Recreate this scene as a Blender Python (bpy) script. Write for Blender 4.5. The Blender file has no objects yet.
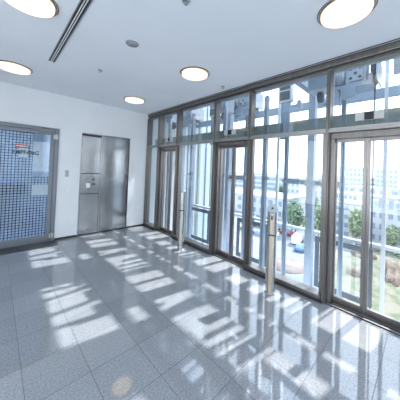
import bpy, bmesh, math, random
from mathutils import Vector, Matrix
random.seed(7)
C = bpy.context.scene.collection
S = bpy.context.scene
PI = math.pi
R = math.radians

# ---------------------------------------------------------------- camera
F, YAW, PITCH, ROLL, CX, CY, EYE = 215.336, 0.772807, 0.018338, 0.039234, 205.04, 164.92, 1.65
fw = Vector((math.sin(YAW)*math.cos(PITCH), math.cos(YAW)*math.cos(PITCH), math.sin(PITCH)))
rt = Vector((math.cos(YAW), -math.sin(YAW), 0)); up = rt.cross(fw)
r2 = rt*math.cos(ROLL)+up*math.sin(ROLL); u2 = -rt*math.sin(ROLL)+up*math.cos(ROLL)
cd = bpy.data.cameras.new('camera'); cam = bpy.data.objects.new('camera', cd); C.objects.link(cam)
cam.matrix_world = Matrix(((r2.x, u2.x, -fw.x, 0), (r2.y, u2.y, -fw.y, 0), (r2.z, u2.z, -fw.z, EYE), (0, 0, 0, 1)))
cd.sensor_width = 36; cd.lens = F/400*36
cd.shift_x = -(CX-200)/400; cd.shift_y = -(200-CY)/400
cd.clip_start = 0.05; cd.clip_end = 2000
S.camera = cam

# ---------------------------------------------------------------- world, sun, exposure
W = bpy.data.worlds.new('sky'); S.world = W; W.use_nodes = True
wn = W.node_tree.nodes; wl = W.node_tree.links; wn.clear()
wo = wn.new('ShaderNodeOutputWorld'); bg = wn.new('ShaderNodeBackground')
tc = wn.new('ShaderNodeTexCoord'); sx = wn.new('ShaderNodeSeparateXYZ'); cr = wn.new('ShaderNodeValToRGB')
cr.color_ramp.elements[0].position = 0.0; cr.color_ramp.elements[0].color = (0.92, 0.955, 1.0, 1)
cr.color_ramp.elements[1].position = 0.75; cr.color_ramp.elements[1].color = (0.68, 0.81, 1.0, 1)
wl.new(tc.outputs['Generated'], sx.inputs[0]); wl.new(sx.outputs['Z'], cr.inputs[0])
wl.new(cr.outputs[0], bg.inputs['Color']); wl.new(bg.outputs[0], wo.inputs[0])
bg.inputs['Strength'].default_value = 2.95
SUN_EL, SUN_AZ = R(46.8), R(-10)
sd = bpy.data.lights.new('sun', 'SUN'); sd.energy = 6.3; sd.angle = R(0.8); sd.color = (1.0, 0.98, 0.96)
so = bpy.data.objects.new('sun', sd); C.objects.link(so)
sv = Vector((math.cos(SUN_EL)*math.cos(SUN_AZ), math.cos(SUN_EL)*math.sin(SUN_AZ), math.sin(SUN_EL)))
so.rotation_euler = sv.to_track_quat('Z', 'Y').to_euler(); so.location = (20, -3, 20)
S.view_settings.view_transform = 'Standard'; S.view_settings.look = 'None'
S.view_settings.gamma = 1; S.view_settings.use_curve_mapping = False
S.view_settings.exposure = 0.46

# ---------------------------------------------------------------- helpers
def mat(name, col, rough=0.5, metal=0.0, noise=None, bump=None, emit=None, spec=None):
    m = bpy.data.materials.new(name); m.use_nodes = True
    n = m.node_tree.nodes; l = m.node_tree.links; b = n['Principled BSDF']
    b.inputs['Base Color'].default_value = (*col, 1); b.inputs['Roughness'].default_value = rough
    b.inputs['Metallic'].default_value = metal
    if spec is not None: b.inputs['Specular IOR Level'].default_value = spec
    if emit: b.inputs['Emission Color'].default_value = (*emit[0], 1); b.inputs['Emission Strength'].default_value = emit[1]
    if noise or bump:
        t = n.new('ShaderNodeTexCoord'); mp = n.new('ShaderNodeMapping'); nz = n.new('ShaderNodeTexNoise')
        sc, amt, st = noise or (20, 0.0, (1, 1, 1))
        mp.inputs['Scale'].default_value = st; nz.inputs['Scale'].default_value = sc; nz.inputs['Detail'].default_value = 5
        l.new(t.outputs['Object'], mp.inputs[0]); l.new(mp.outputs[0], nz.inputs['Vector'])
        if amt:
            r = n.new('ShaderNodeValToRGB'); r.color_ramp.elements[0].position = .3; r.color_ramp.elements[1].position = .7
            r.color_ramp.elements[0].color = (*[c*(1-amt) for c in col], 1); r.color_ramp.elements[1].color = (*[min(1, c*(1+amt)) for c in col], 1)
            l.new(nz.outputs['Fac'], r.inputs[0]); l.new(r.outputs[0], b.inputs['Base Color'])
        if bump:
            bp = n.new('ShaderNodeBump'); bp.inputs['Strength'].default_value = bump; bp.inputs['Distance'].default_value = 0.01
            l.new(nz.outputs['Fac'], bp.inputs['Height']); l.new(bp.outputs[0], b.inputs['Normal'])
    return m

def glass(name, tint=(0.94, 0.97, 0.98), ior=1.5, gloss=(1, 1, 1), rough=0.0):
    m = bpy.data.materials.new(name); m.use_nodes = True
    n = m.node_tree.nodes; l = m.node_tree.links; n.clear()
    o = n.new('ShaderNodeOutputMaterial'); mx = n.new('ShaderNodeMixShader'); t = n.new('ShaderNodeBsdfTransparent')
    g = n.new('ShaderNodeBsdfGlossy'); f = n.new('ShaderNodeFresnel')
    t.inputs[0].default_value = (*tint, 1); g.inputs[0].default_value = (*gloss, 1); g.inputs['Roughness'].default_value = rough
    ge = n.new('ShaderNodeNewGeometry'); mm = n.new('ShaderNodeMapRange')   # same reflectance on both faces of the pane
    mm.inputs['To Min'].default_value = ior; mm.inputs['To Max'].default_value = 1/ior
    l.new(ge.outputs['Backfacing'], mm.inputs['Value']); l.new(mm.outputs['Result'], f.inputs[0])
    l.new(f.outputs[0], mx.inputs[0]); l.new(t.outputs[0], mx.inputs[1]); l.new(g.outputs[0], mx.inputs[2]); l.new(mx.outputs[0], o.inputs[0])
    return m

class MB:
    def __init__(s): s.v = []; s.f = []; s.sm = []
    def add(s, vs, fs, sm=False):
        o = len(s.v); s.v += [tuple(v) for v in vs]; s.f += [tuple(i+o for i in f) for f in fs]; s.sm += [sm]*len(fs); return s
    def box(s, x0, x1, y0, y1, z0, z1, b=0.0, M=None):
        if b <= 0:
            vs = [(x, y, z) for x in (x0, x1) for y in (y0, y1) for z in (z0, z1)]
            fs = [(0, 1, 3, 2), (4, 6, 7, 5), (0, 4, 5, 1), (2, 3, 7, 6), (0, 2, 6, 4), (1, 5, 7, 3)]
        else:
            bm = bmesh.new(); bmesh.ops.create_cube(bm, size=1)
            for v in bm.verts:
                v.co = Vector(((x0+x1)/2+v.co.x*(x1-x0), (y0+y1)/2+v.co.y*(y1-y0), (z0+z1)/2+v.co.z*(z1-z0)))
            bmesh.ops.bevel(bm, geom=list(bm.edges), offset=b, segments=2, affect='EDGES', profile=.5)
            bm.verts.index_update(); vs = [v.co.copy() for v in bm.verts]; fs = [[v.index for v in f.verts] for f in bm.faces]; bm.free()
        if M is not None: vs = [M @ Vector(v) for v in vs]
        return s.add(vs, fs)
    def prism(s, pts, z0, z1, axis='z'):
        n = len(pts)
        def P(a, b, c): return {'z': (a, b, c), 'y': (a, c, b), 'x': (c, a, b)}[axis]
        vs = [P(a, b, z0) for a, b in pts]+[P(a, b, z1) for a, b in pts]
        fs = [tuple(range(n))[::-1], tuple(range(n, 2*n))]+[(i, (i+1) % n, n+(i+1) % n, n+i) for i in range(n)]
        return s.add(vs, fs)
    def tube(s, a, b, ra, rb=None, n=16, caps=True):
        rb = ra if rb is None else rb
        a = Vector(a); b = Vector(b); q = (b-a).to_track_quat('Z', 'Y'); vs = []
        for p, r in ((a, ra), (b, rb)):
            vs += [p+q @ Vector((r*math.cos(2*PI*i/n), r*math.sin(2*PI*i/n), 0)) for i in range(n)]
        s.add(vs, [(i, (i+1) % n, n+(i+1) % n, n+i) for i in range(n)], True)
        if caps: s.add(vs, [tuple(range(n))[::-1], tuple(range(n, 2*n))])
        return s
    def lathe(s, prof, c=(0, 0, 0), n=40, axis='z'):
        vs = []
        for r, z in prof:
            for i in range(n):
                a = 2*PI*i/n; p = (r*math.cos(a), r*math.sin(a), z)
                if axis == 'y': p = (p[0], p[2], p[1])
                if axis == 'x': p = (p[2], p[0], p[1])
                vs.append(Vector(c)+Vector(p))
        fs = [(j*n+i, j*n+(i+1) % n, (j+1)*n+(i+1) % n, (j+1)*n+i) for j in range(len(prof)-1) for i in range(n)]
        return s.add(vs, fs, True)
    def build(s, name, m, parent=None, loc=None):
        me = bpy.data.meshes.new(name); me.from_pydata(s.v, [], s.f); me.validate()
        for p, q in zip(me.polygons, s.sm): p.use_smooth = q
        bm = bmesh.new(); bm.from_mesh(me); bmesh.ops.recalc_face_normals(bm, faces=bm.faces); bm.to_mesh(me); bm.free()
        o = bpy.data.objects.new(name, me); C.objects.link(o); me.materials.append(m)
        if parent: o.parent = parent
        if loc: o.location = loc
        return o
def B(x0, x1, y0, y1, z0, z1, b=0.0): return MB().box(x0, x1, y0, y1, z0, z1, b)
def empty(name, loc=(0, 0, 0), rz=0):
    o = bpy.data.objects.new(name, None); C.objects.link(o); o.location = loc; o.rotation_euler.z = rz; o.empty_display_size = .1; return o
def tag(o, label=None, cat=None, group=None, kind=None):
    if label: o['label'] = label
    if cat: o['category'] = cat
    if group: o['group'] = group
    if kind: o['kind'] = kind
    return o
def struct(o, label=None, cat=None): return tag(o, label, cat, None, 'structure')
def copy_tree(o, parent=None):
    c = o.copy(); C.objects.link(c); c.parent = parent
    for ch in list(o.children): copy_tree(ch, c)
    return c

# ---------------------------------------------------------------- materials
XG, YB, ZC = 3.11, 5.51, 3.118
M = {}
M['wall'] = mat('painted_wall', (0.78, 0.79, 0.81), .8, noise=(3, .02, (1, 1, 1)))
M['ceiling'] = mat('ceiling_paint', (0.80, 0.82, 0.86), .85, noise=(2, .02, (1, 1, 1)))
M['frame'] = mat('brushed_frame_steel', (0.20, 0.185, 0.175), .32, .85, noise=(30, .15, (1, 1, .05)))
M['leafsteel'] = mat('lift_door_steel', (0.23, 0.21, 0.20), .28, .9, noise=(30, .15, (1, 1, .05)))
M['sill'] = mat('dark_sill', (0.05, 0.05, 0.055), .35, .4, noise=(10, .2, (1, 1, 1)))
M['rail'] = mat('pale_rail_steel', (0.36, 0.345, 0.33), .3, .85, noise=(20, .1, (1, .05, 1)))
M['steel'] = mat('brushed_panel_steel', (0.47, 0.48, 0.50), .17, 1.0, noise=(60, .06, (.03, 1, 1)))
M['steeldark'] = mat('shadow_gap_steel', (0.06, 0.06, 0.07), .5, .5, noise=(10, .2, (1, 1, 1)))
M['doorgrey'] = mat('grey_door_metal', (0.20, 0.215, 0.24), .4, .5, noise=(8, .05, (1, 1, 1)))
M['hinge'] = mat('hinge_metal', (0.45, 0.46, 0.48), .3, .9, noise=(20, .1, (1, 1, 1)))
M['post'] = mat('polished_post_steel', (0.55, 0.53, 0.50), .22, .95, noise=(40, .12, (1, 1, .05)))
M['posttan'] = mat('warm_face_plate', (0.62, 0.48, 0.38), .4, .5, noise=(20, .08, (1, 1, .1)))
M['disc'] = mat('button_disc_metal', (0.40, 0.46, 0.52), .4, .5, noise=(20, .05, (1, 1, 1)))
M['indic'] = mat('satin_indicator_metal', (0.50, 0.49, 0.48), .35, .3, noise=(20, .04, (1, 1, 1)))
M['black'] = mat('black_plastic', (0.012, 0.012, 0.014), .3, noise=(10, .2, (1, 1, 1)))
M['white'] = mat('white_plastic', (0.8, 0.8, 0.8), .4, noise=(10, .02, (1, 1, 1)))
M['grey'] = mat('grey_plastic', (0.32, 0.33, 0.35), .5, noise=(10, .05, (1, 1, 1)))
M['red'] = mat('sign_red', (0.45, 0.04, 0.05), .5, noise=(10, .05, (1, 1, 1)))
M['ink'] = mat('dark_lettering', (0.05, 0.055, 0.07), .5, noise=(10, .05, (1, 1, 1)))
M['band'] = None
M['bluesteel'] = mat('pale_blue_painted_steel', (0.23, 0.29, 0.37), .4, .1, noise=(6, .05, (1, 1, 1)))
M['railblue'] = mat('slate_blue_rail_steel', (0.20, 0.26, 0.33), .35, .5, noise=(12, .1, (1, 1, .1)))
M['whitesteel'] = mat('white_painted_steel', (0.42, 0.46, 0.51), .4, noise=(6, .03, (1, 1, 1)))
M['machine'] = mat('pale_machine_casting', (0.30, 0.34, 0.40), .4, .3, noise=(15, .1, (1, 1, 1)))
M['darkmach'] = mat('dark_machine_part', (0.05, 0.06, 0.075), .45, .3, noise=(15, .2, (1, 1, 1)))
M['darkframe'] = mat('dark_slate_frame', (0.045, 0.065, 0.09), .4, .3, noise=(10, .1, (1, 1, 1)))
M['glass'] = glass('clear_glass')
M['band'] = glass('green_tinted_glass', (0.60, 0.64, 0.62), 1.5)
M['greenbeam'] = mat('grey_green_beam_paint', (0.24, 0.28, 0.27), .5, noise=(5, .05, (1, 1, 1)))
M['leafglass'] = glass('lift_door_glass', (0.97, 0.98, 0.985), 1.45)
M['doorglass'] = glass('reception_door_glass', (0.86, 0.93, 0.97), 1.5)
M['ceilwhite'] = mat('shaft_render_white', (0.55, 0.60, 0.62), .7, noise=(3, .03, (1, 1, 1)))

# polished speckled granite tiles: joint grid, grain and slab-to-slab tone
def floor_mat():
    m = bpy.data.materials.new('polished_granite_tiles'); m.use_nodes = True
    n = m.node_tree.nodes; l = m.node_tree.links; b = n['Principled BSDF']
    t = n.new('ShaderNodeTexCoord'); s = n.new('ShaderNodeSeparateXYZ'); l.new(t.outputs['Object'], s.inputs[0])
    def ma(op, a, bb=None, c=None):
        x = n.new('ShaderNodeMath'); x.operation = op
        for i, q in enumerate((a, bb, c)):
            if q is None: continue
            if isinstance(q, (int, float)): x.inputs[i].default_value = q
            else: l.new(q, x.inputs[i])
        return x.outputs[0]
    TX, TY = 0.3985, 0.397
    u = ma('DIVIDE', ma('ADD', s.outputs['X'], 0.183+TX*40), TX); v = ma('DIVIDE', ma('ADD', s.outputs['Y'], -3.031+TY*60), TY)
    def edge(w, T): return ma('MULTIPLY', ma('MINIMUM', ma('FRACT', w), ma('SUBTRACT', 1.0, ma('FRACT', w))), T)
    d = ma('MINIMUM', edge(u, TX), edge(v, TY)); joint = ma('LESS_THAN', d, 0.0024)
    cx = n.new('ShaderNodeCombineXYZ'); l.new(ma('FLOOR', u), cx.inputs[0]); l.new(ma('FLOOR', v), cx.inputs[1])
    wn_ = n.new('ShaderNodeTexWhiteNoise'); wn_.noise_dimensions = '2D'; l.new(cx.outputs[0], wn_.inputs['Vector'])
    nz = n.new('ShaderNodeTexNoise'); nz.inputs['Scale'].default_value = 260; nz.inputs['Detail'].default_value = 3; nz.inputs['Roughness'].default_value = .8
    l.new(t.outputs['Object'], nz.inputs['Vector'])
    nb = n.new('ShaderNodeTexNoise'); nb.inputs['Scale'].default_value = 70; nb.inputs['Detail'].default_value = 4; l.new(t.outputs['Object'], nb.inputs['Vector'])
    f = ma('ADD', ma('MULTIPLY', nz.outputs['Fac'], .6), ma('MULTIPLY', nb.outputs['Fac'], .4))
    r = n.new('ShaderNodeValToRGB'); e = r.color_ramp.elements
    e[0].position = .38; e[0].color = (0.20, 0.21, 0.23, 1); e[1].position = .62; e[1].color = (0.42, 0.43, 0.45, 1)
    l.new(f, r.inputs[0])
    k = ma('ADD', ma('MULTIPLY', wn_.outputs['Value'], .14), .93)
    mx = n.new('ShaderNodeMix'); mx.data_type = 'RGBA'; mx.blend_type = 'MULTIPLY'; mx.inputs[0].default_value = 1
    l.new(r.outputs[0], mx.inputs[6]); l.new(k, mx.inputs[7])
    m2 = n.new('ShaderNodeMix'); m2.data_type = 'RGBA'; l.new(joint, m2.inputs[0]); l.new(mx.outputs[2], m2.inputs[6]); m2.inputs[7].default_value = (0.06, 0.06, 0.065, 1)
    l.new(m2.outputs[2], b.inputs['Base Color'])
    l.new(ma('ADD', ma('MULTIPLY', joint, .5), .045), b.inputs['Roughness'])
    b.inputs['IOR'].default_value = 2.0
    nw = n.new('ShaderNodeTexNoise'); nw.inputs['Scale'].default_value = 5; l.new(t.outputs['Object'], nw.inputs['Vector'])
    bp = n.new('ShaderNodeBump'); bp.inputs['Strength'].default_value = .012; bp.inputs['Distance'].default_value = .01
    l.new(nw.outputs['Fac'], bp.inputs['Height']); l.new(bp.outputs[0], b.inputs['Normal'])
    return m
M['floor'] = floor_mat()

# ---------------------------------------------------------------- room shell
X0, Y0 = -2.4, -4.5
struct(B(X0, 3.30, Y0, YB+.12, -.25, 0).build('floor', M['floor']))
struct(B(X0-.2, XG+.02, Y0-.2, YB+.2, ZC, ZC+.3).build('ceiling', M['ceiling']))
LY0, LY1 = -4.0, 3.6
m = MB(); m.box(X0-.2, X0, Y0, YB+.2, 0, .4); m.box(X0-.2, X0, Y0, YB+.2, 2.95, ZC); m.box(X0-.2, X0, Y0, LY0, .4, 2.95); m.box(X0-.2, X0, LY1, YB+.2, .4, 2.95)
struct(m.build('wall_left', M['wall']))
wr = struct(empty('window_21', (X0-.1, 0, 0)))  # added window out of view, lets fill light in from the left
m = MB()
for k in range(6): y = LY0+(LY1-LY0-.05)*k/5; m.box(-.03, .03, y, y+.05, .4, 2.95)
m.box(-.03, .03, LY0, LY1, .4, .45); m.box(-.03, .03, LY0, LY1, 2.9, 2.95); m.build('window_frame', M['doorgrey'], wr)
B(-.004, .004, LY0+.02, LY1-.02, .42, 2.93).build('glass_pane', M['glass'], wr)
m = MB(); m.box(X0-.2, 3.3, Y0-.2, Y0, 0, .5); m.box(X0-.2, 3.3, Y0-.2, Y0, 2.9, ZC); m.box(X0-.2, X0+.3, Y0-.2, Y0, .5, 2.9); m.box(2.7, 3.3, Y0-.2, Y0, .5, 2.9)
struct(m.build('wall_rear', M['wall']))
wr = struct(empty('window_20', (0, Y0-.1, 0)))  # added window behind the camera, brightens the back wall
m = MB()
for x in (X0+.3, -.85, .85, 2.65): m.box(x, x+.05, -.03, .03, .5, 2.9)
m.box(X0+.3, 2.7, -.03, .03, .5, .55); m.box(X0+.3, 2.7, -.03, .03, 2.85, 2.9); m.build('window_frame', M['doorgrey'], wr)
B(X0+.32, 2.68, -.004, .004, .52, 2.88).build('glass_pane', M['glass'], wr)
DX0, DX1, DZ = -.22, .965, 2.385       # reception door opening
PX0, PX1, PZ = 1.395, 2.55, 2.376      # steel panel recess
mb = MB()
mb.box(X0, DX0, YB, YB+.2, 0, ZC); mb.box(DX0, DX1, YB, YB+.2, DZ, ZC); mb.box(DX1, PX0, YB, YB+.2, 0, ZC)
mb.box(PX0, PX1, YB, YB+.2, PZ, ZC); mb.box(PX1, XG+.04, YB, YB+.2, 0, ZC); mb.box(PX0, PX1, YB+.12, YB+.2, 0, PZ)
struct(mb.build('wall_back', M['wall']))
mb = MB(); mb.box(DX1, PX0, YB-.012, YB, 0, .045); mb.box(PX1, XG-.06, YB-.012, YB, 0, .045); mb.box(X0, DX0, YB-.012, YB, 0, .045)
struct(mb.build('baseboard_back', M['sill']))
struct(B(X0, DX1+.02, 5.17, YB-.012, 0, .004).build('trim_1', M['sill']))  # dark strip paints the shade and reflection on the floor before the door
# ceiling shadow joint over the glass wall
struct(B(XG-.10, XG-.085, Y0, YB, ZC-.006, ZC-.0005).build('trim_2', M['sill']))

# ---------------------------------------------------------------- glass wall facing the lift shafts
YD = [4.52, 2.50, 0.49, -1.5]          # lift door centres
HW = .405
mb = MB()
mb.box(3.05, 3.17, Y0, YB, 3.035, ZC-.002, .006); mb.box(3.09, 3.19, Y0, YB, 3.0, 3.035)
struct(mb.build('trim_3', M['frame']))
struct(B(3.085, 3.10, Y0, YB, 3.028, 3.036).build('trim_4', M['sill']))
mb = MB(); mb.box(3.04, 3.13, Y0, YB, 2.175, 2.205, .004); mb.box(3.06, 3.13, Y0, YB, 2.205, 2.235, .004)
struct(mb.build('trim_5', M['rail']))
# mullions, one per jamb, are parts of the windows they carry
edges = [YB]
for c in YD: edges += [c+HW, c-HW]
edges.append(Y0)
nwin = 0
def mullion(y, w=.05):
    m = MB(); m.box(3.055, 3.19, y-w/2, y+w/2, 0, 3.0, .004); m.box(3.035, 3.06, y-w/2+.012, y+w/2-.012, 0, 3.0); return m
fixed = [(YB-.005, YD[0]+HW)] + [(YD[i]-HW, YD[i+1]+HW) for i in range(3)] + [(YD[3]-HW, Y0)]
for (ya, yb) in fixed:                  # fixed panes, floor to transom
    nwin += 1
    w = struct(empty('window_%d' % nwin, (3.1, (ya+yb)/2, 0)))
    def L(m): m.v = [(v[0]-3.1, v[1]-(ya+yb)/2, v[2]) for v in m.v]; return m
    m = MB(); m.box(3.03, 3.21, yb, ya, 0, .035); L(m).build('sill_base', M['sill'], w)
    m = MB(); m.box(3.035, 3.19, yb+.025, ya-.025, .035, .085, .005)
    m.box(3.09, 3.16, yb+.025, yb+.06, .085, 2.175); m.box(3.09, 3.16, ya-.06, ya-.025, .085, 2.175)
    L(m).build('window_frame', M['frame'], w)
    L(mullion(yb)).build('mullion', M['frame'], w)
    if ya < YB-.1: L(mullion(ya)).build('mullion', M['frame'], w)
    else: L(mullion(ya-.02, .045)).build('mullion', M['frame'], w)
    L(B(3.118, 3.128, yb+.05, ya-.05, .08, 2.18)).build('glass_pane', M['glass'], w)
# transom lights above the rail
for ya, yb in zip(edges[:-1], edges[1:]):
    nwin += 1
    w = struct(empty('window_%d' % nwin, (3.12, (ya+yb)/2, 2.6))); o = ((ya+yb)/2)
    B(-.002, .008, yb+.02-o, ya-.02-o, 2.23-2.6, 3.01-2.6).build('glass_pane', M['glass'], w)
# lift doors
leafproto = None
for i, c in enumerate(YD):
    d = struct(empty('door_%d' % (i+2), (3.2, c, 0)))
    m = MB(); m.box(-.13, .09, -HW+.02, HW-.02, -.001, .010); m.build('threshold', M['sill'], d)
    m = MB(); m.box(-.125, -.105, -HW+.02, HW-.02, .010, .014); m.box(-.06, -.05, -HW+.02, HW-.02, .010, .016); m.build('threshold_track', M['rail'], d)
    m = MB(); m.box(-.08, .06, -HW+.025, HW-.025, 2.10, 2.175, .004)
    m.box(-.09, .06, HW-.075, HW-.024, .01, 2.10, .004); m.box(-.09, .06, -HW+.024, -HW+.055, .01, 2.10, .004)
    m.build('door_portal', M['frame'], d)
    for sgn in (1, -1):
        e = HW-.06 if sgn > 0 else HW-.045
        y0, y1 = sorted((sgn*.002, sgn*e))
        m = MB(); m.box(-.022, .022, y0, y0+.036, .02, 2.10, .003); m.box(-.022, .022, y1-.03, y1, .02, 2.10, .003)
        m.box(-.02, .02, y0+.036, y1-.03, .02, .085); m.box(-.02, .02, y0+.036, y1-.03, 2.06, 2.10)
        lf = m.build('door_leaf', M['leafsteel'], d)
        B(-.005, .005, y0+.03, y1-.025, .08, 2.065).build('glass_pane', M['leafglass'], lf)

# green backed header panels behind the transom lights: one over each door, reaching past both jambs
for i, c in enumerate(YD):
    m = MB(); m.box(0, .03, -.92, .92 if i else .80, 0, .185, .002)
    h = m.build('header_panel', M['band'], None, (3.20, c, 2.235))
    tag(h, ['dull green header panel above the lift door nearest the room corner', 'dull green header panel above the middle lift door', 'dull green header panel above the nearest lift door', 'dull green header panel above the lift door behind the viewer'][i], 'header panel', 'header panels over the lift doors')

# hall indicators on the header, in front of the glass
def indicator():
    t = empty('floor_indicator', (0, 0, 0))
    m = MB(); m.box(-.03, .0, -.135, -.045, -.045, .045, .003); m.box(-.03, .0, .045, .135, -.045, .045, .003); m.box(-.02, .0, -.05, .05, -.045, .045)
    m.build('housing', M['indic'], t)
    B(-.033, -.018, -.045, .045, -.043, .043, .002).build('display', M['black'], t)
    m = MB(); m.tube((-.015, .06, -.047), (-.015, .06, -.055), .012); m.build('sensor', M['grey'], t)
    return t
ind = indicator(); il = ['indicator box with a black square display above the lift door nearest the corner', 'indicator box with a black square display above the middle lift door', 'large indicator box with black display above the nearest lift door']
for i, c in enumerate(YD[:3]):
    o = ind if i == 0 else copy_tree(ind)
    o.location = (3.117, c+(-.02, .05, -.02)[i], 2.345); tag(o, il[i], 'indicator', 'floor indicators above the lift doors')

# call posts
def call_post():
    t = empty('call_post', (0, 0, 0)); n = 36; r = .064
    MB().lathe([(0, 0), (.072, 0), (.072, .012), (r, .016)]).build('foot_ring', M['post'], t)
    def z_top(x): return 1.09+.75*(x+r)           # slanted cut, low towards the front
    def col(za, zb, nm, rr=r):
        vs = [(rr*math.cos(2*PI*i/n), rr*math.sin(2*PI*i/n), za) for i in range(n)]
        vs += [(rr*math.cos(2*PI*i/n), rr*math.sin(2*PI*i/n), zb if zb else z_top(rr*math.cos(2*PI*i/n))) for i in range(n)]
        m = MB(); m.add(vs, [(i, (i+1) % n, n+(i+1) % n, n+i) for i in range(n)], True); m.add(vs, [tuple(range(n))[::-1], tuple(range(n, 2*n))]); return m.build(nm, M['post'], t)
    col(.012, .785, 'post_shaft'); hd = col(.80, None, 'post_head')
    MB().tube((0, 0, .785), (0, 0, .80), r-.004, n=n).build('joint', M['black'], t)
    # button disc lying on the slanted cut
    nrm = Vector((-.75, 0, 1)).normalized(); ce = Vector((0, 0, z_top(0)))
    dsc = MB(); dsc.tube(ce-nrm*.004, ce+nrm*.010, 0.076, .074, n=36); dd = dsc.build('button_disc', M['disc'], hd)
    MB().tube(ce+nrm*.010, ce+nrm*.016, .014, n=20).build('button', M['black'], hd)
    for za, zb in ((.02, .77), (.815, 1.07)):
        m = MB(); m.box(-r-.004, -r+.012, -.019, .019, za, zb, .002); m.build('face_plate', M['posttan'], t if za < .5 else t)
    B(-r-.006, -r+.002, -.012, .012, 1.0, 1.05, .002).build('key_slot', M['steeldark'], t)
    return t
cp = call_post(); cp.location = (2.75, 1.46, 0); cp.rotation_euler.z = R(25)
tag(cp, 'round steel call post nearest the viewer, its slanted button disc in full view', 'call post', 'call posts beside the lifts')
c2 = copy_tree(cp); c2.location = (2.77, 3.46, 0); c2.rotation_euler.z = R(-75)
tag(c2, 'round steel call post farther away, its button disc seen edge on', 'call post', 'call posts beside the lifts')

# ---------------------------------------------------------------- steel cabinet in the back wall
cab = empty('service_panel', (PX0, YB, 0)); tag(cab, 'brushed steel service cabinet with tall door recessed in the white wall', 'steel cabinet')
w = PX1-PX0; dv = .435
B(0, w, .05, .11, 0, PZ).build('backing', M['steeldark'], cab)
m = MB(); m.box(0, .022, -.006, .06, 0, PZ); m.box(w-.022, w, -.006, .06, 0, PZ); m.box(.022, w-.022, -.006, .06, PZ-.022, PZ); m.build('frame', M['steel'], cab)
B(.022, w-.022, -.002, .05, 0, .03).build('plinth', M['steeldark'], cab)
B(.022, dv, .0, .05, PZ-.065, PZ-.022).build('top_gap', M['steeldark'], cab)
B(dv, dv+.035, -.004, .05, .03, PZ-.022, .003).build('divider', M['steel'], cab)
for za, zb in ((.035, .953), (1.442, PZ-.07)): B(.030, dv-.008, .002, .04, za, zb, .003).build('cover_plate', M['steel'], cab)
cpn = B(.030, dv-.008, .002, .04, .967, 1.428, .003).build('control_plate', M['steel'], cab)
B(.135, .225, -.010, .004, 1.10, 1.21, .003).build('white_reader', M['white'], cpn)
B(.15, .22, -.006, .004, 1.265, 1.33, .002).build('grey_switch', M['grey'], cpn)
MB().tube((.29, -.02, 1.295), (.29, .004, 1.295), .022, n=20).build('key_switch', M['black'], cpn)
B(.255, .345, -.008, .004, 1.165, 1.205, .002).build('label_strip', M['ink'], cpn)
dr = B(dv+.045, w-.030, .0, .04, .035, PZ-.028, .003).build('door', M['steel'], cab)
m = MB(); m.tube((w-.085, -.012, 1.38), (w-.085, .002, 1.38), .016, n=20); m.build('lock', M['black'], dr)

# intercom and switch between door and cabinet
t = empty('wall_intercom', (1.14, YB, 1.43)); tag(t, 'narrow grey steel intercom on the wall above the white switch', 'intercom')
B(-.035, .035, -.022, 0, -.075, .075, .004).build('housing', M['hinge'], t)
for dz in (-.035, .0, .035): MB().tube((0, -.026, dz), (0, -.02, dz), .012, n=14).build('button', M['steeldark'], t)
t = empty('light_switch', (1.15, YB, 1.06)); tag(t, 'small white light switch below the grey intercom', 'light switch')
B(-.042, .042, -.010, 0, -.042, .042, .004).build('plate', M['white'], t); B(-.03, .03, -.015, -.008, -.03, .03, .003).build('rocker', M['white'], t)

# ---------------------------------------------------------------- reception door
d = struct(empty('door_1', (DX1, YB, 0)))
wd = DX1-DX0
m = MB(); m.box(-.075, 0, -.02, .10, 0, DZ, .003); m.box(-wd, -wd+.075, -.02, .10, 0, DZ, .003); m.box(-wd+.076, -.076, -.02, .10, DZ-.075, DZ-.002, .003); m.build('door_frame', M['doorgrey'], d)
lf = MB(); lf.box(-.15, -.08, -.012, .04, .01, DZ-.08, .003); lf.box(-wd+.08, -wd+.15, -.012, .04, .01, DZ-.08, .003)
lf.box(-wd+.15, -.15, -.012, .04, .01, .155, .003); lf.box(-wd+.15, -.15, -.012, .04, DZ-.15, DZ-.08, .003); lf = lf.build('door_leaf', M['doorgrey'], d)
GZ0, GZ1 = .15, DZ-.145
B(-wd+.145, -.145, .008, .016, GZ0, GZ1).build('glass_pane', M['doorglass'], lf)
for z in (.12, 2.20):
    m = MB(); m.tube((-.055, -.035, z-.06), (-.055, -.035, z+.06), .013); m.box(-.1, -.02, -.03, -.02, z-.045, z+.045); m.build('hinge', M['hinge'], d)
m = MB(); m.box(-.36, -.12, -.055, -.02, DZ-.10, DZ-.05, .004); m.tube((-.18, -.05, DZ-.04), (-.32, -.08, DZ-.03), .008); m.build('door_closer', M['doorgrey'], d)
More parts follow.
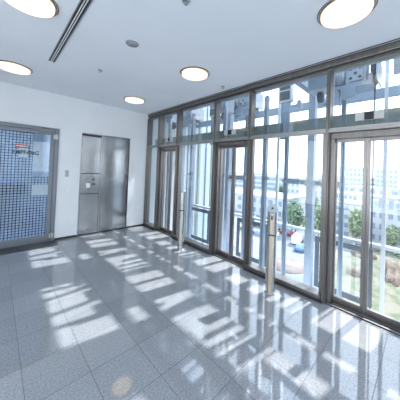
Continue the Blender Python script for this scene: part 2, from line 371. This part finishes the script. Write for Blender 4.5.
# film of small squares on the glass, with its own shape: a stepped field
def film_mat():
    m = bpy.data.materials.new('etched_square_film'); m.use_nodes = True
    n = m.node_tree.nodes; l = m.node_tree.links; n.clear()
    o = n.new('ShaderNodeOutputMaterial'); tc = n.new('ShaderNodeTexCoord'); s = n.new('ShaderNodeSeparateXYZ'); l.new(tc.outputs['Object'], s.inputs[0])
    def ma(op, a, b=None):
        x = n.new('ShaderNodeMath'); x.operation = op
        for i, q in enumerate((a, b)):
            if q is None: continue
            if isinstance(q, (int, float)): x.inputs[i].default_value = q
            else: l.new(q, x.inputs[i])
        return x.outputs[0]
    P = .052
    fu = ma('FRACT', ma('DIVIDE', ma('ADD', s.outputs['X'], 10), P)); fv = ma('FRACT', ma('DIVIDE', ma('ADD', s.outputs['Z'], 10), P))
    sq = ma('MULTIPLY', ma('GREATER_THAN', fu, .22), ma('GREATER_THAN', fv, .22))
    tr = n.new('ShaderNodeBsdfTransparent'); tr.inputs[0].default_value = (.50, .60, .70, 1)
    df = n.new('ShaderNodeBsdfDiffuse'); df.inputs[0].default_value = (.70, .78, .86, 1); tl = n.new('ShaderNodeBsdfTranslucent'); tl.inputs[0].default_value = (.70, .80, .90, 1)
    a = n.new('ShaderNodeMixShader'); a.inputs[0].default_value = .4; l.new(df.outputs[0], a.inputs[1]); l.new(tl.outputs[0], a.inputs[2])
    a2 = n.new('ShaderNodeMixShader'); a2.inputs[0].default_value = .33; t2 = n.new('ShaderNodeBsdfTransparent'); l.new(t2.outputs[0], a2.inputs[1]); l.new(a.outputs[0], a2.inputs[2])
    b = n.new('ShaderNodeMixShader'); l.new(sq, b.inputs[0]); l.new(tr.outputs[0], b.inputs[1]); l.new(a2.outputs[0], b.inputs[2]); l.new(b.outputs[0], o.inputs[0])
    return m
M['film'] = film_mat()
xr = -.145; xl = -wd+.145
m = MB(); m.prism([(xl, GZ0), (xr, GZ0), (xr, 1.36), (xr-.28, 1.36), (xr-.28, GZ1), (xl, GZ1)], .004, .007, 'y'); m.build('square_film', M['film'], lf)
M['softfilm'] = mat('pale_frosted_film', (.46, .54, .62), .6, noise=(5, .03, (1, 1, 1)))
B(xr-.27, xr-.005, .0035, .0065, .98, 1.19).build('frosted_panel', M['softfilm'], lf)
# notice and lettering on the door
sg = B(-.70, -.49, -.0, .006, 1.925, 1.985, .001).build('red_sign', M['red'], lf)
mm = MB(); x = -.685
for wv in (.022, .018, .026, .016, .024, .018, .02): mm.box(x, x+wv, -.0035, 0.001, 1.945, 1.966); x += wv+.006
mm.build('sign_text', M['white'], sg)
B(-.64, -.51, .0, .006, 1.74, 1.92).build('paper_notice', M['softfilm'], lf)
cu = bpy.data.curves.new('lettering', 'FONT'); cu.body = 'EMPFANG'; cu.size = .105; cu.extrude = .0012; cu.offset = .002; cu.align_x = 'LEFT'
tmp = bpy.data.objects.new('tmp', cu); C.objects.link(tmp); dg = bpy.context.evaluated_depsgraph_get(); dg.update()
me = bpy.data.meshes.new_from_object(tmp.evaluated_get(dg)); bpy.data.objects.remove(tmp)
me.materials.clear(); me.materials.append(M['ink'])
xs = [v.co.x for v in me.vertices]; k = .40/(max(xs)-min(xs))
for v in me.vertices: v.co = Vector(((v.co.x-min(xs))*k, -v.co.z, v.co.y))
tx = bpy.data.objects.new('lettering', me); C.objects.link(tx); tx.parent = lf; tx.location = (-.735, -.004, 1.80)

# reception room behind the door
M['bluewall'] = mat('reception_wall_paint', (0.50, 0.56, 0.64), .8, noise=(3, .03, (1, 1, 1)))
M['carpet'] = mat('blue_carpet', (0.12, 0.20, 0.34), .95, noise=(60, .2, (1, 1, 1)))
M['deskblue'] = mat('desk_laminate_dark_blue', (0.02, 0.05, 0.12), .3, noise=(5, .1, (1, 1, 1)))
M['deskstrip'] = mat('desk_top_blue', (0.06, 0.22, 0.62), .3, noise=(5, .05, (1, 1, 1)))
RY0, RY1 = YB+.2, YB+4.6
struct(B(-2.6, 1.3, YB+.12, RY1+.1, -.2, -.001).build('floor_reception', M['carpet']))
struct(B(-2.6, 1.3, RY1, RY1+.1, 0, 3.0).build('wall_reception_back', M['bluewall']))
struct(B(1.2, 1.3, RY0, RY1, 0, 3.0).build('wall_reception_right', M['bluewall']))
struct(B(-2.6, -2.5, RY0, RY1, 0, 3.0).build('wall_reception_left', M['bluewall']))
struct(B(-2.6, 1.3, RY0, RY1+.1, 3.0, 3.1).build('ceiling_reception', M['ceiling']))
t = empty('reception_desk', (-.6, YB+2.0, 0)); tag(t, 'dark blue reception desk with bright blue ledge behind the glass door', 'desk')
M['deskbody'] = mat('desk_front_pale_blue', (0.30, 0.40, 0.55), .5, noise=(5, .05, (1, 1, 1)))
B(-1.2, 1.10, -.25, .3, 0, .83, .01).build('body', M['deskbody'], t); B(-1.22, .92, -.34, .34, 1.09, 1.13, .005).build('ledge', M['deskstrip'], t)
B(-1.2, 1.2, -.32, .32, .83, 1.09, .005).build('counter', M['deskblue'], t)
t = empty('window_standin', (-.35, RY1, 0)); tag(t, 'white box standing in for a bright window, seen through the left edge of the glass door', 'window stand-in')  # white box stands in for a bright window behind the door
B(-.45, .45, -.35, 0, .9, 2.3, .01).build('body', M['white'], t)
for q in (-.225, .225): B(q-.215, q+.215, -.37, -.352, .92, 2.28, .004).build('door', M['white'], t)
ld = bpy.data.lights.new('reception_fill_light', 'AREA'); ld.energy = 60; ld.size = 1.5; ld.color = (.85, .93, 1)  # added area light without a fixture, brightens the reception room
lo = bpy.data.objects.new('reception_fill_light', ld); C.objects.link(lo); lo.location = (-.5, YB+2.2, 2.95)

# ---------------------------------------------------------------- ceiling fittings
M['lamp'] = mat('warm_lamp_diffuser', (0.2, 0.19, 0.17), .5, emit=((1.0, 0.80, 0.58), 1.15), noise=(5, .02, (1, 1, 1)))
M['lampring'] = mat('lamp_ring_bronze', (0.35, 0.29, 0.23), .35, .8, noise=(20, .05, (1, 1, 1)))
def lamp():
    t = empty('ceiling_light'); r = .205
    MB().lathe([(r-.006, -.002), (r-.006, -.012), (r+.006, -.012), (r+.006, 0), (r-.006, 0)]).build('ring', M['lampring'], t)
    MB().lathe([(r+.016, -.0005), (r+.024, -.0005), (r+.024, -.005), (r+.016, -.005)]).build('trim_ring', M['lampring'], t)
    MB().lathe([(r-.006, -.002), (r-.007, -.034), (r-.02, -.040), (.1, -.044), (0.0001, -.045)], n=48).build('diffuser', M['lamp'], t)
    return t
lp = lamp()
for i, (x, y, lab) in enumerate([(.155, 2.52, 'round glowing ceiling light cut by the top left of the frame'), (.155, 4.50, 'round glowing ceiling light above the reception door'), (2.15, 2.51, 'round glowing ceiling light in the middle of the ceiling'),
        (2.15, 4.51, 'small looking round ceiling light nearest the far corner of the room'), (2.19, .52, 'round glowing ceiling light at the top right, nearest the glass wall'), (.155, .52, 'round glowing ceiling light over the viewer'), (2.15, -1.5, 'round glowing ceiling light behind the viewer by the glass'), (.155, -1.5, 'round glowing ceiling light behind the viewer by the wall')]):
    o = lp if i == 0 else copy_tree(lp)
    o.location = (x, y, ZC); tag(o, lab, 'ceiling light', 'round ceiling lights')
t = empty('slot_diffuser', (.525, 2.6, ZC)); tag(t, 'long dark double slot air vent in the ceiling between two lights', 'air vent')
B(-.034, .034, -1.2, 1.2, -.003, .0, 0).build('backing', M['black'], t)
for q in (-.036, -.010, .010, .036): B(q-.004, q+.004, -1.2, 1.2, -.007, -.002).build('slot_rail', M['hinge'] if abs(q) > .02 else M['white'], t)
t = empty('ceiling_speaker', (1.12, 2.48, ZC)); tag(t, 'small round grey speaker grille in the ceiling beside the middle light', 'speaker')
MB().lathe([(.075, 0), (.075, -.006), (.068, -.010), (.062, -.008)]).build('rim', M['grey'], t); MB().lathe([(.066, -.002), (.066, -.007), (.0001, -.009)]).build('grille', M['grey'], t)
def sprinkler():
    t = empty('sprinkler')
    MB().lathe([(.035, 0), (.035, -.006), (.012, -.012)]).build('rose', M['hinge'], t)
    m = MB(); m.tube((0, 0, -.008), (0, 0, -.028), .007); m.lathe([(.0001, -.028), (.02, -.028), (.02, -.032), (.0001, -.032)], n=16); m.build('head', M['hinge'], t)
    return t
sp = sprinkler()
for i, (x, y, l_) in enumerate([(1.11, 3.55, 'tiny ceiling sprinkler left of the farthest ceiling lamp'), (2.83, 2.53, 'tiny ceiling sprinkler close to the glass wall head'), (1.14, 1.49, 'tiny ceiling sprinkler at the top edge of the photo')]):
    o = sp if i == 0 else copy_tree(sp); o.location = (x, y, ZC); tag(o, l_, 'sprinkler', 'ceiling sprinklers')

# ---------------------------------------------------------------- lift shafts outside the glass
XR, XF = 4.25, 4.9
for k, (x, h) in enumerate(((3.62, .05), (4.62, .05), (5.12, .09), (5.45, .04), (5.75, .07))):
    struct(B(x-h/2, x+h/2, YB+.02, YB+.06, -6, 4.4, .003).build('trim_%d' % (6+k), M['greenbeam'] if k % 2 == 0 else M['railblue']))
struct(B(3.17, 6.3, YB+.06, YB+.3, -16, 4.6).build('wall_shaft_end', M['ceilwhite']))
struct(B(3.06, 3.20, Y0, YB+.05, ZC+.005, 4.0).build('wall_shaft_head', M['ceilwhite']))
pos = {1.5: 'between the nearest and the middle lift', 3.5: 'between the middle and the far lift', -.5: 'right of the nearest lift', 5.42: 'against the shaft end wall'}
for y, w_ in pos.items():
    t = empty('divider_column', (XR, y, -5)); tag(t, 'pale blue steel box column '+w_, 'column', 'divider columns between the lift shafts')
    B(-.07, .07, -.06, .06, 0, 9.1, .006).build('shaft', M['bluesteel'], t)
    m = MB()
    for z in (3.4, 6.4): m.box(-.09, .09, -.08, .08, z, z+.03)
    m.build('collar', M['bluesteel'], t)
    if y < 5: 
        m = MB(); m.box(-.03, .03, -.46, .46, 6.42, 6.52, .004); m.build('bracket', M['bluesteel'], t)
        for q in (-.14, .14): B(-.05, -.03, q-.035, q+.035, 6.44, 6.50, .003).build('bracket_clip', M['darkmach'], t)
    b_ = B(3.19, XF+.05, y-.05, y+.05, 3.12, 3.30, .005).build('cross_beam', M['bluesteel']); tag(b_, 'pale blue beam running out from the glass wall above the column '+w_, 'beam', 'cross beams over the shafts')
names = {5.0: 'far lift, left', 4.0: 'far lift, right', 3.0: 'middle lift, left', 2.0: 'middle lift, right', 1.0: 'nearest lift, left', 0.0: 'nearest lift, right'}
def rail():
    t = empty('guide_rail')
    m = MB(); m.box(-.035, .035, -.008, .008, 0, 7.95); m.box(-.008, .008, -.03, .03, 0, 7.95); m.build('rail', M['railblue'], t)
    m = MB(); m.box(.045, .075, -.03, .03, 0, 7.95); m.build('channel', M['bluesteel'], t)
    for z in (1.4, 3.9, 6.44): B(-.03, .10, -.05, .05, z, z+.06).build('rail_clip', M['machine'], t)
    return t
rp = rail()
for i, (y, n_) in enumerate(names.items()):
    o = rp if i == 0 else copy_tree(rp); o.location = (XR, y, -5); tag(o, 'slate blue guide rail of the %s side of its car path' % n_, 'guide rail', 'guide rails of the lifts')
tag(B(3.215, 3.29, -2.0, YB+.04, 3.02, 3.12, .004).build('facade_beam', M['bluesteel']), 'pale blue beam close behind the head of the glass wall', 'beam')
for c_, n_ in {4.5: 'far', 2.5: 'middle', .5: 'nearest'}.items():
    for sg_, w_ in ((1, 'left'), (-1, 'right')):
        t = empty('landing_frame', (3.46, c_+sg_*.50, -4)); tag(t, 'pale vertical landing frame post on the %s of the %s lift opening' % (w_, n_), 'frame post', 'landing frame posts')
        B(-.04, .04, -.022, .022, 0, 7.0, .003).build('post', M['bluesteel'], t); B(-.02, .02, -sg_*.05-.008, -sg_*.05+.008, 0, 7.0).build('seal_strip', M['whitesteel'], t)
        B(-.03, .03, -.06, .04, 5.5, 5.56).build('clip', M['machine'], t)
tag(B(XF-.02, XF+.02, -2.0, YB+.04, 2.54, 2.83, .004).build('facade_beam', M['greenbeam']), 'grey green beam added behind the tinted header panels to darken them', 'beam')  # added beam, hides the bright background so the tinted panels look darker
# facade posts, horizontals
for y, n_ in {4.5: 'far lift', 2.5: 'middle lift', .5: 'nearest lift', -1.5: 'lift beside the viewer'}.items():
    o = B(-.03, .03, -.028, .028, 0, 9.3, .004).build('facade_post', M['whitesteel'], None, (XF, y, -5)); tag(o, 'slim white outer facade post behind the '+n_, 'post', 'outer facade posts')
for z, h, mt, n_ in ((3.06, .17, 'bluesteel', 'deep pale blue facade beam just above door height'), (.36, .06, 'whitesteel', 'thin white facade rail above the dark guard frames'), (3.86, .08, 'whitesteel', 'upper white eaves beam of the shaft roof'), (-.95, .10, 'bluesteel', 'low facade beam under the dark guard frames')):
    o = B(-.04, .06, -2.0, YB+.04, 0, h, .004).build('facade_beam', M[mt], None, (XF+.06, 0, z)); tag(o, n_, 'beam')
for k, n_ in ((0, 'right of the near column'), (1, 'behind the nearest call post'), (2, 'behind the far call post')):
    t = empty('guard_frame', (XF-.10, 2*k+1.1, -.66)); tag(t, 'dark slate rectangular guard frame low on the facade, '+n_, 'frame', 'dark guard frames')
    w_ = .475
    for z in (0, .92): B(-.02, .02, -w_, w_, z, z+.10, .004).build('rail', M['darkframe'], t)
    for q in (-w_, w_-.08): B(-.02, .02, q, q+.08, .10, .92, .004).build('stile', M['darkframe'], t)
    m = MB()
    B(-.003, .003, -w_+.06, w_-.07, .09, .93).build('glass_pane', M['glass'], t)
# roof: purlins, corrugated strip
for y, n_ in {4.5: 'far, left', 4.15: 'far, right', 2.5: 'middle, left', 2.15: 'middle, right', .5: 'nearest, left', .15: 'nearest, right'}.items():
    o = B(3.35, XF+.2, y-.03, y+.03, 3.96, 4.05).build('roof_purlin', M['whitesteel']); tag(o, 'slim white roof purlin of the shaft bay that is %s' % n_, 'purlin', 'roof purlins')
for y, n_ in {5.1: 'far', 3.1: 'middle', 1.1: 'nearest', -.9: 'last'}.items():  # added panels that cast the dark gaps between the floor sun streaks
    o = B(3.4, 5.2, y-.30, y+.30, 4.07, 4.12).build('sun_block_panel', M['whitesteel']); tag(o, 'added solid white panel blocking the sun over the divider side of the %s lift shaft' % n_, 'sun blocker', 'added sun blocking panels')
m = MB(); m.box(XF+.02, XF+.03, -1.4, .42, 3.42, 3.78)
for i in range(11): m.box(XF-.005, XF+.025, -1.4, .42, 3.43+i*.032, 3.45+i*.032)
o = m.build('louvre', M['grey']); tag(o, 'grey ribbed louvre strip high behind the nearest shaft', 'louvre')

# traction machines hung at the rail heads
def machine():
    t = empty('lift_machine')
    m = MB(); m.box(-.25, .12, -.30, .30, -.06, 0, .004); m.box(-.25, .12, -.30, -.26, 0, .10); m.box(-.25, .12, .26, .30, 0, .10); m.build('base_frame', M['bluesteel'], t)
    m = MB(); m.box(-.18, .04, -.22, .06, .02, .34, .015); m.box(-.20, -.17, -.18, .02, .05, .30, .005); g = m.build('gearbox', M['machine'], t)
    for a, b_ in ((-.14, .10), (-.02, .10), (-.14, .24), (-.02, .24), (-.08, .17)): MB().tube((-.205, a, b_), (-.195, a, b_), .022, n=16).build('port', M['darkmach'], g)
    m = MB(); m.lathe([(.0001, .06), (.10, .06), (.13, .08), (.13, .22), (.11, .25), (.0001, .25)], (-.07, 0, .18), axis='y', n=28); mo = m.build('motor', M['machine'], t)
    m = MB()
    for i in range(6): m.lathe([(.13, .09+i*.022), (.145, .09+i*.022), (.145, .098+i*.022), (.13, .098+i*.022)], (-.07, 0, .18), axis='y', n=28)
    m.build('cooling_fins', M['whitesteel'], mo)
    m = MB(); m.lathe([(.03, -.33), (.17, -.33), (.19, -.325), (.175, -.30), (.19, -.275), (.17, -.27), (.03, -.27), (.03, -.33)], (-.06, 0, .16), axis='y', n=32); m.build('sheave', M['darkmach'], t)
    m = MB(); m.prism([(-.30, -.02), (.18, -.02), (.18, .30), (-.1, .42), (-.30, .25)], -.36, -.345, 'y'); m.build('side_plate', M['machine'], t)
    for q in (-.05, .04): MB().tube((q, -.30, .1), (q, -.30, -6.0), .006, n=6).build('hoist_rope', M['darkmach'], t)
    m = MB(); m.tube((-.2, .2, .32), (-.3, -.05, .42), .012); m.tube((-.3, -.05, .42), (-.25, -.3, .30), .012); m.build('cable', M['darkmach'], t)
    m = MB(); m.box(-.27, -.12, -.10, .10, -.20, -.06, .006); m.prism([(-.27, -.06), (-.12, -.06), (-.12, -.30), (-.16, -.30)], .12, .135, 'y'); m.build('angled_tray', M['bluesteel'], t)
    return t
mp_ = machine()
for i, (y, n_) in enumerate(((.86, 'nearest'), (2.96, 'middle'), (4.9, 'far'))):
    o = mp_ if i == 0 else copy_tree(mp_); o.location = (XR-.13, y, 3.05); tag(o, 'pale lift machine with dark wheel above the %s lift shaft' % n_, 'lift machine', 'lift machines under the shaft roof')
def fan():
    t = empty('vent_unit')
    m = MB(); m.box(-.06, .06, -.13, .13, 0, .46, .004); m.build('housing', M['whitesteel'], t)
    for z in (.04, .25):
        m = MB(); m.box(-.075, -.055, -.10, .10, z, z+.17); g = m.build('grille', M['darkmach'], t)
    m = MB(); m.box(-.03, .03, -.09, .09, -.75, 0); m.build('duct', M['railblue'], t)
    m = MB(); m.lathe([(.0001, -.02), (.09, -.02), (.10, 0), (.09, .02), (.0001, .02)], (-.02, -.28, -.10), axis='y', n=24); m.build('drum', M['machine'], t)
    m = MB(); m.box(-.02, .02, -.28, -.12, -.11, -.09); m.build('arm', M['bluesteel'], t)
    return t
fp = fan()
for i, (y, n_) in enumerate(((2.0, 'middle'), (4.0, 'far'), (0.0, 'nearest'))):
    o = fp if i == 0 else copy_tree(fp); o.location = (XR-.07, y, 3.06); tag(o, 'vent unit with two black grilles at the head of the %s shaft' % n_, 'vent unit', 'vent units in the shaft heads')
def ctrl():
    t = empty('control_cabinet')
    B(-.15, .15, -.15, .15, 0, .34, .008).build('housing', M['whitesteel'], t); B(-.158, -.15, -.13, .13, .02, .32, .003).build('door', M['bluesteel'], t)
    m = MB(); m.box(-.02, .02, -.02, .02, .34, .40); m.box(-.1, .1, -.1, .1, .38, .40); m.build('hanger', M['bluesteel'], t)
    m = MB(); m.lathe([(.0001, -.03), (.08, -.03), (.085, .03), (.0001, .03)], (-.0, -.0, -.08), axis='y', n=20); m.build('governor', M['darkmach'], t)
    return t
kp = ctrl()
for i, (y, n_) in enumerate(((1.28, 'nearest'), (3.28, 'middle'), (5.22, 'far'))):
    o = kp if i == 0 else copy_tree(kp); o.location = (3.655, y-.10, 2.93); tag(o, 'white control cabinet hanging left of the %s lift machine' % n_, 'control cabinet', 'control cabinets in the shaft heads')

# ---------------------------------------------------------------- the city below
G = -16
def ground_mat(name, c1, c2, sc, rough=.9):
    m = mat(name, c1, rough); n = m.node_tree.nodes; l = m.node_tree.links
    t = n.new('ShaderNodeTexCoord'); z = n.new('ShaderNodeTexNoise'); z.inputs['Scale'].default_value = sc; z.inputs['Detail'].default_value = 6
    r = n.new('ShaderNodeValToRGB'); r.color_ramp.elements[0].position = .42; r.color_ramp.elements[1].position = .58
    r.color_ramp.elements[0].color = (*c1, 1); r.color_ramp.elements[1].color = (*c2, 1)
    l.new(t.outputs['Object'], z.inputs['Vector']); l.new(z.outputs['Fac'], r.inputs[0]); l.new(r.outputs[0], n['Principled BSDF'].inputs['Base Color']); return m
M['ground'] = ground_mat('pale_city_ground', (.13, .15, .165), (.19, .21, .225), .15)
M['lawn'] = ground_mat('lawn', (.08, .10, .05), (.16, .15, .11), .5)
M['soil'] = ground_mat('bare_soil', (.12, .085, .06), (.19, .145, .11), .8)
M['asphalt'] = ground_mat('asphalt', (.16, .18, .20), (.21, .23, .25), .5)
M['paving'] = ground_mat('round_paving', (.19, .145, .135), (.23, .19, .175), .6)
struct(B(6, 900, -500, 900, G-1, G).build('ground', M['ground']))
def poly(name, pts, z, m): return MB().prism(pts, G, z, 'z').build(name, m)
struct(poly('ground_lawn', [(34, -6), (62, -12), (64, 9), (52, 13), (36, 11)], G+.05, M['lawn']))
struct(poly('road', [(40, 12), (150, 8), (150, 16), (60, 22), (48, 60), (42, 60)], G+.03, M['asphalt']))
struct(poly('car_park', [(46, 22), (72, 24), (74, 48), (50, 52)], G+.04, M['asphalt']))
m = MB(); m.lathe([(3.6, G), (3.6, G+.12), (.001, G+.12)], (40.5, 18.2, 0), n=32); struct(m.build('paved_circle', M['paving']))
def mound(x, y, rx, ry, h, lab):
    bm = bmesh.new(); bmesh.ops.create_icosphere(bm, subdivisions=4, radius=1)
    for v in list(bm.verts):
        n_ = 1+.18*math.sin(v.co.x*5+x)+.12*math.sin(v.co.y*9+y)+.05*random.random()
        v.co = Vector((v.co.x*rx*n_, v.co.y*ry*n_, max(v.co.z, -.02)*h*n_))
    me = bpy.data.meshes.new('soil_mound'); bm.to_mesh(me); bm.free(); me.materials.append(M['soil'])
    o = bpy.data.objects.new('soil_mound', me); C.objects.link(o); o.location = (x, y, G+.04); tag(o, lab, 'mound', 'soil mounds on the waste ground')
mound(51.5, 3.4, 4, 1.9, 2.0, 'large brown soil mound seen through the right hand lift door leaf')
mound(58.6, 9.4, 2.6, 2.0, 1.4, 'low brown soil mound seen through the left hand lift door leaf')
mound(47, 8.4, 2.2, 1.4, .9, 'small soil mound on the grass nearer the building')

M['facade'] = mat('white_render_facade', (.42, .45, .49), .8, noise=(.5, .04, (1, 1, 1)))
M['window'] = mat('far_window_glass', (.20, .27, .34), .15, noise=(.5, .2, (1, 1, 1)))
M['mansard'] = mat('slate_mansard', (.18, .22, .28), .6, noise=(1, .1, (1, 1, 1)))
M['paleroof'] = mat('pale_flat_roof', (.38, .42, .46), .8, noise=(.3, .05, (1, 1, 1)))
M['greyfac'] = mat('grey_facade', (.40, .46, .54), .7, noise=(.3, .05, (1, 1, 1)))
M['beige'] = mat('beige_facade', (.46, .45, .43), .8, noise=(.3, .05, (1, 1, 1)))
def block(name, lab, x0, x1, y0, y1, top, wall, roof=None, cols=6, rows=3, banded=False, z0=G, wcol='window'):
    t = empty(name, (x0, (y0+y1)/2, z0)); tag(t, lab, 'building')
    w_ = (y1-y0); h = top-z0; B(0, x1-x0, -w_/2, w_/2, 0, h).build('wall', M[wall], t)
    B(-.25, x1-x0+.25, -w_/2-.25, w_/2+.25, h, h+.35).build('roof_edge', M[roof or 'paleroof'], t)
    for r_ in range(rows):
        zc = h*(r_+.55)/rows; hh = h/rows*.24
        if banded:
            B(-.06, .1, -w_/2+.6, w_/2-.6, zc-hh, zc+hh).build('window_band', M[wcol], t)
        else:
            for c in range(cols):
                yc = -w_/2+w_*(c+.5)/cols; ww = w_/cols*.26
                o = B(-.06, .1, yc-ww, yc+ww, zc-hh, zc+hh).build('window', M[wcol], t)
    return t
# white house with slate mansard roof
t = block('apartment_building', 'white apartment building with slate mansard roof and dormers, right of the near lift doors', 72, 84, -9, 10.4, -7.3, 'facade', 'paleroof', 11, 3)
m = MB(); m.prism([(0.2, 0), (11.8, 0), (10.6, 3.0), (1.4, 3.0)], -9.6, 9.6, 'y'); ob = m.build('mansard_roof', M['mansard'], t); ob.location = (0, 0, 9.05)
for c in range(9):
    yc = -8.4+2.1*c; m = MB(); m.box(.3, 1.6, yc-.55, yc+.55, 9.3, 11.3); dm = m.build('dormer', M['facade'], t); B(.24, .32, yc-.38, yc+.38, 9.6, 11.0).build('dormer_window', M['window'], dm)
t = block('apartment_building', 'narrow white apartment building seen through the left leaf of the near lift door', 70, 80, 12.2, 18, -6.6, 'facade', 'mansard', 3, 4)
block('office_building', 'long white office block with dark ribbon windows on the skyline', 118, 132, 52, 98, -1.6, 'facade', 'paleroof', rows=5, banded=True)
block('warehouse', 'low white hall with flat pale roof in front of the long office block', 76, 98.5, 36, 72, -8.6, 'facade', 'paleroof', 10, 2)
block('apartment_building', 'pale narrow tower house right of the ribbon window office block', 100, 112, 40, 46.5, -3.2, 'facade', 'paleroof', 3, 5)
block('tower_block', 'pale grey tower standing above the mansard roofs, left one', 170, 182, 27, 38, 6.2, 'greyfac', 'paleroof', 5, 7)
block('tower_block', 'pale grey tower standing above the mansard roofs, right one', 180, 195, 12, 23, 5.6, 'greyfac', 'paleroof', 5, 7)
rs = random.Random(3)
nm = ['grey', 'beige', 'facade']
spots = [(140, 4, 26, -5), (150, 40, 24, -5.5), (210, 60, 60, -2.5), (230, 130, 50, -2), (300, 20, 80, -1.5), (320, -70, 60, -1), (150, -22, 22, -5), (260, 210, 90, -2), (140, 105, 24, -4.5), (170, 150, 40, -3), (110, 20, 10, -7)]
wh = ['white', 'beige', 'grey']
for i, (x, y, w_, top) in enumerate(spots):
    block('far_building', '%s low building on the far skyline, %s' % (wh[i % 3], ['behind the mansard house', 'left of the grey towers', 'behind the grey towers', 'far beyond the ribbon window block', 'long and right at the horizon', 'at the right edge of the view', 'right of the mansard house', 'at the horizon towards the far lift', 'left of the ribbon window block', 'behind the low hall', 'between the two apartment houses'][i]),
          x, x+15, y, y+w_, top, ['facade', 'beige', 'greyfac'][i % 3], 'mansard' if i % 2 else 'paleroof', 6, 3)

# trees
M['leaf'] = mat('tree_leaves', (.14, .21, .13), .7, noise=(1.5, .4, (1, 1, 1)))
M['leafpale'] = mat('pale_tree_leaves', (.24, .30, .19), .7, noise=(1.5, .3, (1, 1, 1)))
M['bark'] = mat('bark', (.16, .12, .09), .9, noise=(4, .2, (1, 1, 1)))
def tree(x, y, h, r, lab, seed, m_):
    rr = random.Random(seed); t = empty('tree', (x, y, G)); tag(t, lab, 'tree', 'trees among the houses')
    m = MB(); m.tube((0, 0, 0), (0, 0, h*.6), .22, .1, n=8)
    for k in range(6):
        a = rr.random()*6.28; m.tube((0, 0, h*(.3+.05*k)), (r*.6*math.cos(a), r*.6*math.sin(a), h*(.55+.06*k)), .08, .03, n=6)
    m.build('trunk', M['bark'], t)
    m = MB()
    for _ in range(1500):
        d_ = Vector((rr.gauss(0, 1), rr.gauss(0, 1), rr.gauss(0, 1))).normalized()*(rr.random()**.4)
        lump = 1+.25*math.sin(d_.x*6+seed)*math.cos(d_.y*5+seed)
        p = Vector((d_.x*r*lump, d_.y*r*lump, h*.62+d_.z*h*.40*lump)); s_ = .28+.25*rr.random()
        a = Vector((rr.gauss(0, 1), rr.gauss(0, 1), rr.gauss(0, 1))).normalized(); b = a.orthogonal().normalized()
        m.add([p-a*s_, p+b*s_*.6, p+a*s_, p-b*s_*.6], [(0, 1, 2, 3)])
    m.build('crown', m_, t)
for i, (x, y, h, r, lab) in enumerate([(61, 25.3, 8.5, 2.0, 'green tree left of the near divider column, in front of the narrow tower house'), (60, 21, 6.5, 1.6, 'smaller green tree beside the near divider column'), (66, 28.3, 9, 2.0, 'tall tree next to the narrow tower house'),
        (66, 12.0, 9, 1.7, 'slim green tree between the white apartment buildings'), (70.5, 31.6, 6, 1.9, 'bushy tree at the end of the car park'), (65, 20.6, 8.5, 1.7, 'green tree seen right of the near divider column'), (90, 31, 9, 2.6, 'tree at the corner of the low hall'), (68.6, 5.5, 5.5, 1.4, 'pale small tree before the mansard house'), (108, 53, 11, 3.2, 'broad tree before the ribbon window block')]):
    tree(x, y, h, r, lab, i+1, M['leaf'] if i % 2 == 0 else M['leafpale'])
# hedge line by the lawn
m = MB(); rr = random.Random(9)
for _ in range(2500):
    p = Vector((64+rr.random()*1.6, -8+rr.random()*19, G+rr.random()*1.5)); s_ = .2+.15*rr.random()
    a = Vector((rr.gauss(0, 1), rr.gauss(0, 1), rr.gauss(0, 1))).normalized(); b = a.orthogonal().normalized()
    m.add([p-a*s_, p+b*s_*.6, p+a*s_, p-b*s_*.6], [(0, 1, 2, 3)])
tag(m.build('hedge', M['leafpale']), 'long low green hedge between the waste ground and the mansard house', 'hedge')

# parked cars
cm = {k: mat('car_paint_'+k, c, .3, .1, noise=(1, .03, (1, 1, 1))) for k, c in dict(white=(.8, .8, .8), red=(.55, .05, .06), blue=(.08, .18, .5), grey=(.3, .32, .35), silver=(.6, .62, .65), dark=(.04, .05, .07)).items()}
M['tyre'] = mat('tyre_rubber', (.02, .02, .02), .8, noise=(5, .1, (1, 1, 1)))
def car(k, van=False):
    t = empty('van' if van else 'car'); m = MB()
    pr = [(-2.1, .35), (2.1, .35), (2.15, .8), (1.2, .95), (-2.0, 1.0), (-2.15, .8)] if not van else [(-2.4, .35), (2.4, .35), (2.45, 1.0), (1.7, 1.2), (1.3, 2.1), (-2.4, 2.1)]
    m.prism(pr, -.85, .85, 'y'); m.build('body', cm[k], t)
    m = MB()
    if not van: m.prism([(-1.6, .97), (1.0, .93), (.45, 1.42), (-1.1, 1.45)], -.74, .74, 'y')
    else: m.prism([(1.25, 1.25), (1.74, 1.2), (1.38, 2.0), (1.25, 2.0)], -.87, .87, 'y')
    m.build('windows', M['window'], t)
    for a in (-1.3, 1.3):
        for b in (-.85, .85): MB().tube((a, b-.1, .33), (a, b+.1, .33), .33, n=14).build('wheel', M['tyre'], t)
    return t
cars = [('red', 0, 59.5, 27.0, 80, 'red car parked left of the near divider column'), ('white', 1, 55, 22.2, 10, 'white van parked left of the near divider column'), ('white', 0, 56, 30, 75, 'white car in the middle of the car park'), ('blue', 0, 52.5, 31.5, 70, 'blue car in the car park, seen beside the nearest call post'),
        ('grey', 0, 63, 31.5, 82, 'grey car at the far side of the car park'), ('white', 1, 60, 36, 80, 'white van at the back of the car park'), ('blue', 0, 66, 39, 85, 'blue car at the back of the car park'), ('silver', 0, 48, 26, 60, 'silver car on the street near the building'), ('dark', 0, 53, 36.5, 75, 'dark car in the car park left row'), ('red', 0, 68, 44, 80, 'red car in the farthest row of the car park'), ('silver', 0, 61.5, 41.5, 85, 'silver car parked behind the white van'), ('blue', 0, 50.5, 19.8, 20, 'blue car on the street beyond the round paving')]
made = {}
for k, van, x, y, a, lab in cars:
    if (k, van) not in made: o = made[(k, van)] = car(k, van)
    else: o = copy_tree(made[(k, van)])
    o.location = (x, y, G+.05); o.rotation_euler.z = R(a); tag(o, lab, 'van' if van else 'car', 'parked cars and vans')
